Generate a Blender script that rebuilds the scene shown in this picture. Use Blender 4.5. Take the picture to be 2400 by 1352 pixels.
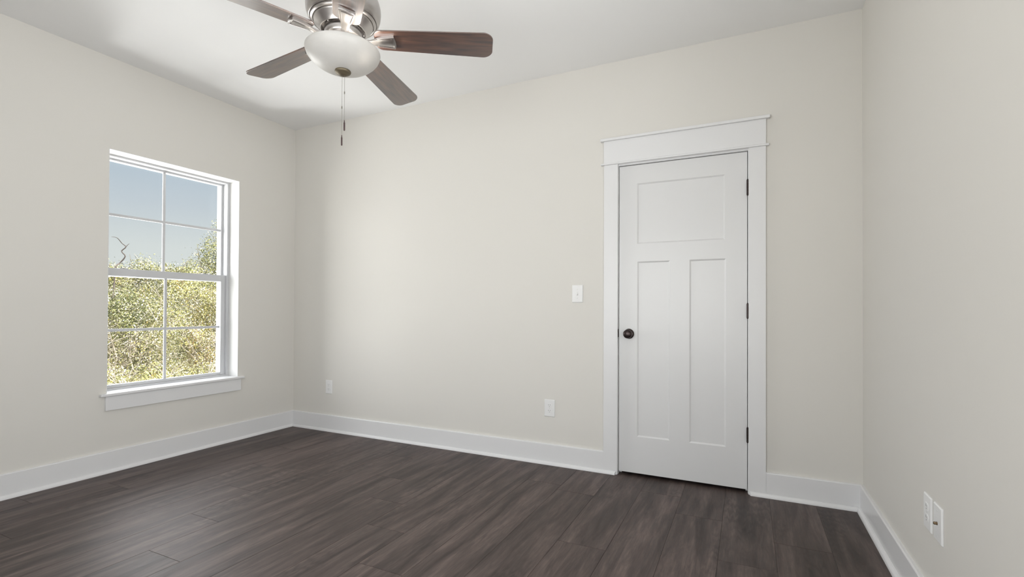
import bpy, math, random
import numpy as np
from mathutils import Vector, Matrix, Euler

for o in list(bpy.data.objects):
    bpy.data.objects.remove(o)
SC = bpy.context.scene
COL = SC.collection
PI = math.pi

# ------------------------------------------------------------------ room numbers (metres)
W = 4.3685          # left wall x=0, right wall x=W
H = 2.743           # ceiling
YF = -3.62          # wall behind the camera (wall_front); the door wall is y=0
CAM = Vector((3.79993, -3.23977, 1.08910))

# ------------------------------------------------------------------ camera
cam = bpy.data.cameras.new('camera')
cam.sensor_width = 36.0
cam.lens = 36.0 * 1149.678 / 2400.0
cam.shift_y = (713.48 - 676.0) / 2400.0
cam.clip_start = 0.02
cam.clip_end = 400
cam_o = bpy.data.objects.new('camera', cam)
COL.objects.link(cam_o)
yaw, pitch, roll = 0.4469907, 0.0088060, 0.0045501
fw = Vector((-math.sin(yaw), math.cos(yaw), 0)); rt = Vector((math.cos(yaw), math.sin(yaw), 0)); up = Vector((0, 0, 1))
f2 = fw * math.cos(pitch) + up * math.sin(pitch); u2 = up * math.cos(pitch) - fw * math.sin(pitch)
r3 = rt * math.cos(roll) + u2 * math.sin(roll); u3 = u2 * math.cos(roll) - rt * math.sin(roll)
M = Matrix((r3, u3, -f2)).transposed().to_4x4()
M.translation = CAM
cam_o.matrix_world = M
SC.camera = cam_o

# ------------------------------------------------------------------ view, sampling
SC.view_settings.view_transform = 'Standard'
SC.view_settings.look = 'None'
SC.view_settings.gamma = 1.0
SC.view_settings.exposure = 0.07
SC.view_settings.use_curve_mapping = False
SC.render.engine = 'CYCLES'
SC.cycles.max_bounces = 14
SC.cycles.diffuse_bounces = 8
SC.cycles.glossy_bounces = 5
SC.cycles.transmission_bounces = 8
SC.cycles.transparent_max_bounces = 12
SC.cycles.sample_clamp_indirect = 6.0
SC.cycles.use_denoising = True
SC.cycles.use_adaptive_sampling = True
SC.cycles.adaptive_threshold = 0.02
SC.cycles.caustics_reflective = False
SC.cycles.caustics_refractive = False

# ------------------------------------------------------------------ sky, sun, daylight at the left window, added fill lamps
wd = bpy.data.worlds.new('sky'); SC.world = wd; wd.use_nodes = True
nt = wd.node_tree; nt.nodes.clear()
n_out = nt.nodes.new('ShaderNodeOutputWorld'); n_bg = nt.nodes.new('ShaderNodeBackground')
n_tc = nt.nodes.new('ShaderNodeTexCoord'); n_sep = nt.nodes.new('ShaderNodeSeparateXYZ'); n_rm = nt.nodes.new('ShaderNodeValToRGB')
nt.links.new(n_tc.outputs['Generated'], n_sep.inputs[0]); nt.links.new(n_sep.outputs['Z'], n_rm.inputs[0])
nt.links.new(n_rm.outputs[0], n_bg.inputs[0]); nt.links.new(n_bg.outputs[0], n_out.inputs[0])
cr = n_rm.color_ramp
cr.elements[0].position = 0.0; cr.elements[0].color = (0.76, 0.80, 0.785, 1)
cr.elements[1].position = 1.0; cr.elements[1].color = (0.16, 0.30, 0.55, 1)
for p_, c_ in ((0.10, (0.705, 0.755, 0.75, 1)), (0.17, (0.575, 0.645, 0.70, 1)), (0.27, (0.45, 0.56, 0.665, 1)), (0.5, (0.30, 0.44, 0.62, 1))):
    e = cr.elements.new(p_); e.color = c_
n_bg.inputs['Strength'].default_value = 0.92

sun = bpy.data.lights.new('sun', 'SUN'); sun.energy = 11.0; sun.angle = math.radians(0.6); sun.color = (1.0, 0.95, 0.86)
sun_o = bpy.data.objects.new('sun', sun); COL.objects.link(sun_o)
sun_o.rotation_euler = Vector((-0.52, -0.18, -0.83)).to_track_quat('-Z', 'Y').to_euler()

def area(name, loc, aim, sx, sy, power, col):
    l = bpy.data.lights.new(name, 'AREA'); l.shape = 'RECTANGLE'; l.size = sx; l.size_y = sy; l.energy = power; l.color = col
    o = bpy.data.objects.new(name, l); COL.objects.link(o); o.location = loc
    o.rotation_euler = Vector(aim).to_track_quat('-Z', 'Z').to_euler()
    return o
area('daylight_left_window', (-1.30, -1.40, 1.35), (1, 0, -0.03), 2.3, 2.5, 150, (1.0, 1.0, 1.0))
area('ground_bounce_left_window', (-0.82, -1.05, -0.50), (0.48, 0, 0.88), 1.3, 0.26, 72, (1.0, 1.0, 1.0))
area('sill_bounce_left_window', (-0.42, -1.03, 0.05), (0.24, 0, 0.97), 1.0, 0.2, 21, (1.0, 1.0, 1.0))
area('fill_lamp_rear', (2.75, YF - 0.45, 1.15), (0, 1, 0.2), 2.4, 1.6, 78, (1.0, 1.0, 1.0))  # added fill lamp outside the invented rear window
area('fill_lamp_right', (W + 0.45, -2.68, 1.1), (-1, 0, 0.25), 1.7, 1.6, 92, (1.0, 1.0, 1.0))  # added fill lamp to brighten the left wall, outside an invented window

# ------------------------------------------------------------------ materials
def mat(name, base=(0.8, 0.8, 0.8), rough=0.5, metal=0.0, spec=0.5, coat=0.0):
    m = bpy.data.materials.new(name); m.use_nodes = True
    b = m.node_tree.nodes['Principled BSDF']
    b.inputs['Base Color'].default_value = (*base, 1); b.inputs['Roughness'].default_value = rough
    b.inputs['Metallic'].default_value = metal; b.inputs['Specular IOR Level'].default_value = spec
    b.inputs['Coat Weight'].default_value = coat
    return m
def nodes(m): return m.node_tree.nodes, m.node_tree.links, m.node_tree.nodes['Principled BSDF']
def add_noise_bump(m, scale, strength, dist=0.001, stretch=None):
    n, l, b = nodes(m)
    tc = n.new('ShaderNodeTexCoord'); no = n.new('ShaderNodeTexNoise'); bu = n.new('ShaderNodeBump')
    no.inputs['Scale'].default_value = scale; no.inputs['Detail'].default_value = 4
    bu.inputs['Strength'].default_value = strength; bu.inputs['Distance'].default_value = dist
    if stretch:
        mp = n.new('ShaderNodeMapping'); mp.inputs['Scale'].default_value = stretch
        l.new(tc.outputs['Object'], mp.inputs[0]); l.new(mp.outputs[0], no.inputs['Vector'])
    else:
        l.new(tc.outputs['Object'], no.inputs['Vector'])
    l.new(no.outputs['Fac'], bu.inputs['Height']); l.new(bu.outputs[0], b.inputs['Normal'])
    return no

M_wall = mat('wall_paint', (0.655, 0.638, 0.603), 0.62, spec=0.3); add_noise_bump(M_wall, 260, 0.06)
M_ceil = mat('ceiling_paint', (0.80, 0.80, 0.80), 0.85, spec=0.2); add_noise_bump(M_ceil, 180, 0.06)
M_trim = mat('trim_paint', (0.70, 0.70, 0.708), 0.32, spec=0.45); add_noise_bump(M_trim, 35, 0.02)
M_door = mat('door_paint', (0.66, 0.66, 0.664), 0.33, spec=0.5); add_noise_bump(M_door, 120, 0.012)
M_vinyl = mat('white_vinyl', (0.54, 0.545, 0.56), 0.4)
M_return = mat('window_return_paint', (0.66, 0.658, 0.65), 0.55); add_noise_bump(M_return, 240, 0.05)
M_plate = mat('white_plastic', (0.75, 0.75, 0.75), 0.3); add_noise_bump(M_plate, 90, 0.01)
M_slot = mat('slot_shadow_plastic', (0.24, 0.235, 0.23), 0.6); add_noise_bump(M_slot, 90, 0.02)
M_brass = mat('brass', (0.22, 0.16, 0.10), 0.4, 1.0); add_noise_bump(M_brass, 200, 0.03)
M_screw = mat('painted_screw', (0.66, 0.66, 0.65), 0.35, 0.2); add_noise_bump(M_screw, 200, 0.03)
M_bronze = mat('oil_rubbed_bronze', (0.045, 0.033, 0.032), 0.3, 0.75); add_noise_bump(M_bronze, 60, 0.03)
M_gap = mat('unpainted_door_edge', (0.10, 0.085, 0.07), 0.8); add_noise_bump(M_gap, 60, 0.03)
M_nickel = mat('brushed_nickel', (0.52, 0.495, 0.48), 0.30, 1.0)
add_noise_bump(M_nickel, 12, 0.12, 0.0006, (1, 1, 40))
M_fob = mat('dark_bronze_fob', (0.06, 0.035, 0.035), 0.45, 0.4); add_noise_bump(M_fob, 60, 0.03)
M_chain = mat('chain_metal', (0.22, 0.20, 0.17), 0.4, 0.9); add_noise_bump(M_chain, 300, 0.05)
M_finial = mat('aged_brass_finial', (0.135, 0.11, 0.072), 0.5, 0.6); add_noise_bump(M_finial, 50, 0.05)

# frosted white glass of the fan's bowl
M_bowl = bpy.data.materials.new('frosted_glass'); M_bowl.use_nodes = True
n, l = M_bowl.node_tree.nodes, M_bowl.node_tree.links
n.clear(); o_ = n.new('ShaderNodeOutputMaterial'); mx = n.new('ShaderNodeMixShader'); mx2 = n.new('ShaderNodeMixShader')
tl = n.new('ShaderNodeBsdfTranslucent'); df = n.new('ShaderNodeBsdfDiffuse'); gl = n.new('ShaderNodeBsdfGlossy'); fr = n.new('ShaderNodeFresnel')
no = n.new('ShaderNodeTexNoise'); no.inputs['Scale'].default_value = 9; rp = n.new('ShaderNodeValToRGB')
rp.color_ramp.elements[0].color = (0.52, 0.51, 0.495, 1); rp.color_ramp.elements[1].color = (0.58, 0.57, 0.555, 1)
l.new(no.outputs['Fac'], rp.inputs[0]); l.new(rp.outputs[0], df.inputs['Color']); tl.inputs['Color'].default_value = (0.88, 0.85, 0.80, 1)
gl.inputs['Roughness'].default_value = 0.35; fr.inputs['IOR'].default_value = 1.35
mx.inputs[0].default_value = 0.25
l.new(df.outputs[0], mx.inputs[1]); l.new(tl.outputs[0], mx.inputs[2]); l.new(fr.outputs[0], mx2.inputs[0]); l.new(mx.outputs[0], mx2.inputs[1]); l.new(gl.outputs[0], mx2.inputs[2]); l.new(mx2.outputs[0], o_.inputs[0])

def emis(name, col, s):
    m = mat(name, (0.9, 0.9, 0.88), 0.4); b = m.node_tree.nodes['Principled BSDF']
    b.inputs['Emission Color'].default_value = (*col, 1); b.inputs['Emission Strength'].default_value = s
    return m
M_bulb = emis('lit_bulb', (1.0, 0.95, 0.87), 190.0)

# window glass: clear pane with a faint mirror reflection
M_glass = bpy.data.materials.new('window_glass'); M_glass.use_nodes = True
n, l = M_glass.node_tree.nodes, M_glass.node_tree.links
n.clear(); o_ = n.new('ShaderNodeOutputMaterial'); mx = n.new('ShaderNodeMixShader'); tr = n.new('ShaderNodeBsdfTransparent'); gl = n.new('ShaderNodeBsdfGlossy')
tr.inputs['Color'].default_value = (0.985, 0.99, 0.987, 1); gl.inputs['Roughness'].default_value = 0.0
lw = n.new('ShaderNodeLayerWeight'); pw = n.new('ShaderNodeMath'); pw.operation = 'POWER'; pw.inputs[1].default_value = 5.0
ml = n.new('ShaderNodeMath'); ml.operation = 'MULTIPLY_ADD'; ml.inputs[1].default_value = 0.5; ml.inputs[2].default_value = 0.02
lw.inputs['Blend'].default_value = 0.5; l.new(lw.outputs['Facing'], pw.inputs[0]); l.new(pw.outputs[0], ml.inputs[0])
l.new(ml.outputs[0], mx.inputs[0]); l.new(tr.outputs[0], mx.inputs[1]); l.new(gl.outputs[0], mx.inputs[2]); l.new(mx.outputs[0], o_.inputs[0])

# dark vinyl plank floor: colour per plank, stretched grain
M_floor = mat('dark_plank_floor', (0.08, 0.065, 0.06), 0.45, spec=0.44)
M_floor.node_tree.nodes['Principled BSDF'].inputs['Specular Tint'].default_value = (1.0, 0.95, 0.955, 1)
n, l, b = nodes(M_floor)
tc = n.new('ShaderNodeTexCoord'); at = n.new('ShaderNodeAttribute'); at.attribute_name = 'plank'
sp = n.new('ShaderNodeSeparateColor'); l.new(at.outputs['Color'], sp.inputs[0])
off = n.new('ShaderNodeCombineXYZ')
m1 = n.new('ShaderNodeMath'); m1.operation = 'MULTIPLY'; m1.inputs[1].default_value = 37.0; l.new(sp.outputs[0], m1.inputs[0])
m2 = n.new('ShaderNodeMath'); m2.operation = 'MULTIPLY'; m2.inputs[1].default_value = 53.0; l.new(sp.outputs[1], m2.inputs[0])
l.new(m1.outputs[0], off.inputs[0]); l.new(m2.outputs[0], off.inputs[1]); l.new(m1.outputs[0], off.inputs[2])
va = n.new('ShaderNodeVectorMath'); va.operation = 'ADD'; l.new(tc.outputs['Object'], va.inputs[0]); l.new(off.outputs[0], va.inputs[1])
def stretched(sx, sy, scale, detail, rough, dist=0.0):
    mp = n.new('ShaderNodeMapping'); mp.inputs['Scale'].default_value = (sx, sy, 1); l.new(va.outputs[0], mp.inputs[0])
    t = n.new('ShaderNodeTexNoise'); t.inputs['Scale'].default_value = scale; t.inputs['Detail'].default_value = detail
    t.inputs['Roughness'].default_value = rough; t.inputs['Distortion'].default_value = dist
    l.new(mp.outputs[0], t.inputs['Vector']); return t
g1 = stretched(9, 0.9, 1.6, 5, 0.6, 0.6)      # broad streaks and clouds
g2 = stretched(60, 2.6, 2.2, 6, 0.7, 0.3)     # fine grain
wv_mp = n.new('ShaderNodeMapping'); wv_mp.inputs['Scale'].default_value = (7.0, 0.9, 1); l.new(va.outputs[0], wv_mp.inputs[0])
wv = n.new('ShaderNodeTexWave'); wv.wave_type = 'RINGS'; wv.inputs['Scale'].default_value = 5.5; wv.inputs['Distortion'].default_value = 7.0
wv.inputs['Detail'].default_value = 3; wv.inputs['Detail Scale'].default_value = 1.4; l.new(wv_mp.outputs[0], wv.inputs['Vector'])
r1 = n.new('ShaderNodeValToRGB'); l.new(g1.outputs['Fac'], r1.inputs[0])
r1.color_ramp.elements[0].position = 0.34; r1.color_ramp.elements[0].color = (0.034, 0.0230, 0.0200, 1)
r1.color_ramp.elements[1].position = 0.68; r1.color_ramp.elements[1].color = (0.122, 0.0900, 0.0800, 1)
e = r1.color_ramp.elements.new(0.5); e.color = (0.073, 0.0520, 0.0460, 1)
def mixc(mode, fac, a, bb):
    x = n.new('ShaderNodeMix'); x.data_type = 'RGBA'; x.blend_type = mode
    if isinstance(fac, float): x.inputs[0].default_value = fac
    else: l.new(fac, x.inputs[0])
    l.new(a, x.inputs[6]); l.new(bb, x.inputs[7]); return x.outputs[2]
def ramp(src, p0, c0, p1, c1):
    r = n.new('ShaderNodeValToRGB'); r.color_ramp.elements[0].position = p0; r.color_ramp.elements[0].color = (c0, c0, c0, 1)
    r.color_ramp.elements[1].position = p1; r.color_ramp.elements[1].color = (c1, c1, c1, 1); l.new(src, r.inputs[0]); return r.outputs[0]
g3 = stretched(4, 1.1, 1.3, 3, 0.5)           # where the cathedral figure shows
g4 = stretched(22, 3.2, 2.0, 5, 0.65, 0.8)    # short smudges
c = mixc('MULTIPLY', 0.85, r1.outputs[0], ramp(g2.outputs['Fac'], 0.33, 0.55, 0.62, 1.2))
c = mixc('MULTIPLY', 0.7, c, ramp(g4.outputs['Fac'], 0.35, 0.62, 0.65, 1.22))
c = mixc('MULTIPLY', ramp(g3.outputs['Fac'], 0.53, 0.0, 0.64, 0.5), c, ramp(wv.outputs['Fac'], 0.15, 0.45, 0.75, 1.15))
c = mixc('MULTIPLY', 1.0, c, ramp(sp.outputs[2], 0.0, 0.90, 1.0, 1.10))
l.new(c, b.inputs['Base Color'])
l.new(ramp(g2.outputs['Fac'], 0.3, 0.44, 0.7, 0.55), b.inputs['Roughness'])
bu = n.new('ShaderNodeBump'); bu.inputs['Strength'].default_value = 0.18; bu.inputs['Distance'].default_value = 0.0015
l.new(g2.outputs['Fac'], bu.inputs['Height']); l.new(bu.outputs[0], b.inputs['Normal'])
M_seam = mat('plank_seam', (0.024, 0.018, 0.016), 0.7); add_noise_bump(M_seam, 60, 0.05)

# walnut fan blades
M_blade = mat('walnut_blade', (0.1, 0.05, 0.03), 0.34, spec=0.6, coat=1.0)
n, l, b = nodes(M_blade); b.inputs['Coat Roughness'].default_value = 0.22; b.inputs['Coat IOR'].default_value = 2.1
tc = n.new('ShaderNodeTexCoord')
def bl_noise(sx, sy, sc, det):
    mp = n.new('ShaderNodeMapping'); mp.inputs['Scale'].default_value = (sx, sy, 1); l.new(tc.outputs['Object'], mp.inputs[0])
    t = n.new('ShaderNodeTexNoise'); t.inputs['Scale'].default_value = sc; t.inputs['Detail'].default_value = det; l.new(mp.outputs[0], t.inputs['Vector']); return t
a1 = bl_noise(2.2, 22, 2.4, 5); a2 = bl_noise(7, 160, 2.0, 4)
r1 = n.new('ShaderNodeValToRGB'); l.new(a1.outputs['Fac'], r1.inputs[0])
r1.color_ramp.elements[0].position = 0.32; r1.color_ramp.elements[0].color = (0.030, 0.017, 0.018, 1)
r1.color_ramp.elements[1].position = 0.72; r1.color_ramp.elements[1].color = (0.120, 0.058, 0.036, 1)
c = mixc('MULTIPLY', 0.6, r1.outputs[0], ramp(a2.outputs['Fac'], 0.3, 0.6, 0.65, 1.1)); l.new(c, b.inputs['Base Color'])

# ------------------------------------------------------------------ mesh helpers
class MB:
    """collects vertices and faces of ONE mesh"""
    def __init__(s): s.v = []; s.f = []; s.mi = []
    def add(s, vs, fs, mi=0):
        o = len(s.v); s.v += [tuple(v) for v in vs]; s.f += [tuple(i + o for i in f) for f in fs]; s.mi += [mi] * len(fs); return s
    def box(s, x0, x1, y0, y1, z0, z1, mi=0):
        vs = [(x0, y0, z0), (x1, y0, z0), (x1, y1, z0), (x0, y1, z0), (x0, y0, z1), (x1, y0, z1), (x1, y1, z1), (x0, y1, z1)]
        return s.add(vs, [(0, 3, 2, 1), (4, 5, 6, 7), (0, 1, 5, 4), (1, 2, 6, 5), (2, 3, 7, 6), (3, 0, 4, 7)], mi)
    def lathe(s, prof, seg=48, c=(0, 0, 0), axis='z', mi=0):
        """prof: (radius, height) pairs; closed at radius 0"""
        rings = []; vs = []
        for r, h in prof:
            if r < 1e-6: rings.append([len(vs)]); vs.append((0, 0, h))
            else:
                rings.append(list(range(len(vs), len(vs) + seg)))
                vs += [(r * math.cos(2 * PI * i / seg), r * math.sin(2 * PI * i / seg), h) for i in range(seg)]
        fs = []
        for a, b_ in zip(rings, rings[1:]):
            for i in range(seg):
                j = (i + 1) % seg
                if len(a) == 1 and len(b_) == 1: continue
                if len(a) == 1: fs.append((a[0], b_[j], b_[i]))
                elif len(b_) == 1: fs.append((a[i], a[j], b_[0]))
                else: fs.append((a[i], a[j], b_[j], b_[i]))
        if axis == 'y': vs = [(x, -z, y) for x, y, z in vs]       # height grows towards -y
        if axis == 'x': vs = [(-z, y, x) for x, y, z in vs]       # height grows towards -x
        return s.add([(x + c[0], y + c[1], z + c[2]) for x, y, z in vs], fs, mi)
    def prism(s, poly, z0, z1, fn=None, mi=0):
        """outline in xy pushed from z0 to z1 (fn maps points afterwards)"""
        k = len(poly); vs = [(x, y, z0) for x, y in poly] + [(x, y, z1) for x, y in poly]
        if fn: vs = [fn(*v) for v in vs]
        fs = [tuple(range(k))[::-1], tuple(range(k, 2 * k))] + [(i, (i + 1) % k, k + (i + 1) % k, k + i) for i in range(k)]
        return s.add(vs, fs, mi)
    def tube(s, pts, r, seg=8, mi=0):
        pts = [Vector(p) for p in pts]; rs = r if isinstance(r, (list, tuple)) else [r] * len(pts)
        vs = []; fs = []
        for i, p in enumerate(pts):
            t = (pts[min(i + 1, len(pts) - 1)] - pts[max(i - 1, 0)]).normalized()
            a = t.orthogonal().normalized() if i == 0 else (a - t * a.dot(t)).normalized()
            b_ = t.cross(a)
            vs += [tuple(p + (a * math.cos(2 * PI * k / seg) + b_ * math.sin(2 * PI * k / seg)) * rs[i]) for k in range(seg)]
        for i in range(len(pts) - 1):
            for k in range(seg):
                k2 = (k + 1) % seg; fs.append((i * seg + k, i * seg + k2, (i + 1) * seg + k2, (i + 1) * seg + k))
        fs += [tuple(range(seg))[::-1], tuple(range((len(pts) - 1) * seg, len(pts) * seg))]
        return s.add(vs, fs, mi)
    def build(s, name, m, parent=None, bevel=0.0, smooth=False, seg=2):
        me = bpy.data.meshes.new(name); me.from_pydata(s.v, [], s.f)
        for mm in (m if isinstance(m, (list, tuple)) else [m]): me.materials.append(mm)
        me.polygons.foreach_set('material_index', s.mi)
        if smooth:
            me.polygons.foreach_set('use_smooth', [True] * len(s.f))
        me.update()
        import bmesh
        bm = bmesh.new(); bm.from_mesh(me); bmesh.ops.recalc_face_normals(bm, faces=bm.faces); bm.to_mesh(me); bm.free()
        o = bpy.data.objects.new(name, me); COL.objects.link(o)
        if parent: o.parent = parent
        if bevel:
            md = o.modifiers.new('bevel', 'BEVEL'); md.width = bevel; md.segments = seg; md.limit_method = 'ANGLE'; md.angle_limit = math.radians(40)
        if smooth:
            md = o.modifiers.new('smooth', 'EDGE_SPLIT'); md.split_angle = math.radians(38)
        return o

def struct(o): o['kind'] = 'structure'; return o
def tag(o, label, cat, group=None):
    o['label'] = label; o['category'] = cat
    if group: o['group'] = group
    return o
def empty(name, loc=(0, 0, 0)):
    o = bpy.data.objects.new(name, None); COL.objects.link(o); o.location = loc; o.empty_display_size = 0.05; return o

# ------------------------------------------------------------------ room shell
TH = 0.25
WY0, WY1, WZ0, WZ1 = -1.4755, -0.5575, 0.502, 2.135       # opening of the left window
def wall_with_hole(name, axis, pos, thick, a0, a1, z0, z1, hole):
    """slab wall; axis 'x' means the wall plane is x=pos and it grows towards thick's sign"""
    h0, h1, hz0, hz1 = hole
    b_ = MB()
    lo, hi = min(pos, pos + thick), max(pos, pos + thick)
    for p0, p1, q0, q1 in ((a0, h0, z0, z1), (h1, a1, z0, z1), (h0, h1, hz1, z1), (h0, h1, z0, hz0)):
        if p1 - p0 < 1e-4 or q1 - q0 < 1e-4: continue
        if axis == 'x': b_.box(lo, hi, p0, p1, q0, q1)
        else: b_.box(p0, p1, lo, hi, q0, q1)
    return struct(b_.build(name, M_wall))
wall_with_hole('wall_left', 'x', 0.0, -TH, YF - 0.2, 0.2, -0.02, H + 0.02, (WY0, WY1, WZ0, WZ1))
DX0, DX1, DZ1 = 3.012, 3.822, 2.056
wall_with_hole('wall_back', 'y', 0.0, 0.14, 0.0, W, -0.02, H + 0.02, (DX0, DX1, -0.02, DZ1))
QY0, QY1 = -3.42, -1.94
wall_with_hole('wall_right', 'x', W, 0.2, YF - 0.2, 0.14, -0.02, H + 0.02, (QY0, QY1, 0.56, 2.12))
RX0, RX1, RZ0, RZ1 = 1.75, 3.75, 0.62, 2.1
wall_with_hole('wall_front', 'y', YF, -0.2, 0.0, W, -0.02, H + 0.02, (RX0, RX1, RZ0, RZ1))
struct(MB().box(-TH, W + 0.2, YF - 0.2, 0.9, H, H + 0.2).build('ceiling', M_ceil))
# unseen walls behind the closed door, added to block sky light under it
cl = MB(); cl.box(2.7, 4.1, 0.84, 0.9, -0.02, H); cl.box(2.64, 2.7, 0.14, 0.9, -0.02, H); cl.box(4.1, 4.16, 0.14, 0.9, -0.02, H)
struct(cl.build('wall_light_block', M_wall))

# floor: one mesh, every plank an outlined face with its own grain
random.seed(11)
PW = 0.2303; PL = 1.62
fb_ = MB(); fb_.box(-TH, W + 0.2, YF - 0.2, 0.9, -0.03, -0.0016, 1)
known = {3: -0.925, 4: -1.27, 5: -1.625, 6: -1.95, 9: -1.312, 10: -1.62, 15: -0.482, 16: -0.914, 17: -0.627, 2: -0.55, 7: -0.72, 8: -1.03, 11: -0.36, 12: -2.06, 13: -1.05, 14: -1.86}
cols = [(0, 0, 0)] * 6
for k in range(-1, 20):
    x0, x1 = k * PW + 0.0004, (k + 1) * PW - 0.0004
    j = known.get(k, random.uniform(-PL, 0))
    ys = [j + i * PL for i in range(-4, 4)]
    for ya, yb in zip(ys, ys[1:]):
        ya, yb = max(ya, YF - 0.15), min(yb, 0.85)
        if yb - ya < 0.02: continue
        x0c, x1c = max(x0, -TH), min(x1, W + 0.15)
        if x1c - x0c < 0.01: continue
        g = 0.0005; ev = 0.0008
        vs = [(x0c, ya + g, -ev), (x1c, ya + g, -ev), (x1c, yb - g, -ev), (x0c, yb - g, -ev),
              (x0c + .0008, ya + g + .0008, 0), (x1c - .0008, ya + g + .0008, 0), (x1c - .0008, yb - g - .0008, 0), (x0c + .0008, yb - g - .0008, 0)]
        fb_.add(vs, [(4, 5, 6, 7), (0, 1, 5, 4), (1, 2, 6, 5), (2, 3, 7, 6), (3, 0, 4, 7)])
        cc = (random.random(), random.random(), random.random()); cols += [cc] * 5
floor = struct(fb_.build('floor', [M_floor, M_seam]))
ca = floor.data.attributes.new('plank', 'FLOAT_COLOR', 'FACE')
ca.data.foreach_set('color', np.array([(*c_, 1.0) for c_ in cols], np.float32).ravel())

# ------------------------------------------------------------------ baseboards with shoe moulding
BH, BT, SW, SH = 0.142, 0.016, 0.0166, 0.021
def quarter(n=5): return [(0, 0)] + [(SW * math.cos(a), SH * math.sin(a)) for a in [i * PI / 2 / n for i in range(n + 1)]]
def board_prof(): return [(0, 0), (BT, 0), (BT, BH - 0.005), (BT - 0.002, BH - 0.0015), (BT - 0.005, BH), (0, BH)]
def run(name, prof, p0, p1, nrm, parent=None, base=0.0, m0=0.0, m1=0.0, mat_=None):
    """sweep a profile (out from the wall, up) from p0 to p1; m0/m1 = mitre slope at the ends"""
    p0, p1, nrm = Vector(p0), Vector(p1), Vector(nrm); d = (p1 - p0).normalized(); k = len(prof)
    vs = [tuple(p0 + d * (m0 * (o_ + base)) + nrm * (o_ + base) + Vector((0, 0, z))) for o_, z in prof]
    vs += [tuple(p1 - d * (m1 * (o_ + base)) + nrm * (o_ + base) + Vector((0, 0, z))) for o_, z in prof]
    fs = [tuple(range(k)), tuple(range(k, 2 * k))[::-1]] + [(i, (i + 1) % k, k + (i + 1) % k, k + i) for i in range(k)]
    o = MB().add(vs, fs).build(name, mat_ or M_trim, parent)
    return o
CX0, CX1 = 2.935, 3.8995       # outer edges of the door casing
bl = struct(run('baseboard_left', board_prof(), (0, YF, 0), (0, 0, 0), (1, 0, 0), m1=1))
run('shoe_moulding', quarter(), (0, YF, 0), (0, 0, 0), (1, 0, 0), bl, BT, m1=1)
bb = struct(run('baseboard_back', board_prof(), (0, 0, 0), (CX0, 0, 0), (0, -1, 0), m0=1))
run('shoe_moulding', quarter(), (0, 0, 0), (3.026, 0, 0), (0, -1, 0), bb, BT + 0.002, m0=1, m1=0.35)
bb2 = struct(run('baseboard_back', board_prof(), (CX1, 0, 0), (W, 0, 0), (0, -1, 0), m1=1))
run('shoe_moulding', quarter(), (3.807, 0, 0), (W, 0, 0), (0, -1, 0), bb2, BT + 0.002, m0=0.35, m1=1)
br = struct(run('baseboard_right', board_prof(), (W, 0, 0), (W, YF, 0), (-1, 0, 0), m0=1))
run('shoe_moulding', quarter(), (W, 0, 0), (W, YF, 0), (-1, 0, 0), br, BT, m0=1)
struct(run('baseboard_front', board_prof(), (W, YF, 0), (0, YF, 0), (0, 1, 0)))

# ------------------------------------------------------------------ door, jamb, casing
def fb(x, z, p):  # a point measured on the back wall plane, moved out by p towards the camera
    t = p / 3.2398; return x + (CAM.x - x) * t, z + (CAM.z - z) * t
jamb = MB()
jamb.box(DX0, 3.0295, 0.0, 0.14, 0.0, DZ1); jamb.box(3.8040, DX1, 0.0, 0.14, 0.0, DZ1); jamb.box(3.0295, 3.8040, 0.0, 0.14, 2.0405, DZ1)
jamb.box(3.0295, 3.042, 0.052, 0.09, 0.0, 2.0405); jamb.box(3.7915, 3.8040, 0.052, 0.09, 0.0, 2.0405); jamb.box(3.042, 3.7915, 0.052, 0.09, 2.028, 2.0405)
d1 = struct(jamb.build('door_1', M_trim))
# slab: flat face with three sunk panels
SX0, SX1, SZ0, SZ1, SY, SB = 3.0328, 3.8000, 0.0205, 2.0365, 0.010, 0.045
panels = [(3.149, 3.677, 1.518, 1.915), (3.151, 3.356, 0.2575, 1.402), (3.474, 3.684, 0.2575, 1.402)]
xs = sorted({SX0, SX1, *[v for p in panels for v in p[:2]]}); zs = sorted({SZ0, SZ1, *[v for p in panels for v in p[2:]]})
slab = MB()
for xa, xb in zip(xs, xs[1:]):
    for za, zb in zip(zs, zs[1:]):
        cx, cz = (xa + xb) / 2, (za + zb) / 2
        if any(p[0] < cx < p[1] and p[2] < cz < p[3] for p in panels): continue
        slab.add([(xa, SY, za), (xb, SY, za), (xb, SY, zb), (xa, SY, zb)], [(0, 1, 2, 3)])
for xa, xb, za, zb in panels:
    rings = []
    for ins, dp in ((0, 0), (0.0004, 0.0002), (0.0090, 0.0063), (0.0094, 0.0064)):
        rings.append([(xa + ins, SY + dp, za + ins), (xb - ins, SY + dp, za + ins), (xb - ins, SY + dp, zb - ins), (xa + ins, SY + dp, zb - ins)])
    vs = [p for r_ in rings for p in r_]
    fs = [(4 * q + i, 4 * q + (i + 1) % 4, 4 * q + 4 + (i + 1) % 4, 4 * q + 4 + i) for q in range(3) for i in range(4)] + [(12, 13, 14, 15)]
    slab.add(vs, fs)
slab.add([(SX0, SY, SZ0), (SX1, SY, SZ0), (SX1, SB, SZ0), (SX0, SB, SZ0)], [(0, 1, 2, 3)])
slab.add([(SX0, SY, SZ1), (SX1, SY, SZ1), (SX1, SB, SZ1), (SX0, SB, SZ1)], [(0, 1, 2, 3)])
slab.add([(SX0, SY, SZ0), (SX0, SB, SZ0), (SX0, SB, SZ1), (SX0, SY, SZ1)], [(0, 1, 2, 3)])
slab.add([(SX1, SY, SZ0), (SX1, SB, SZ0), (SX1, SB, SZ1), (SX1, SY, SZ1)], [(0, 1, 2, 3)])
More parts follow.
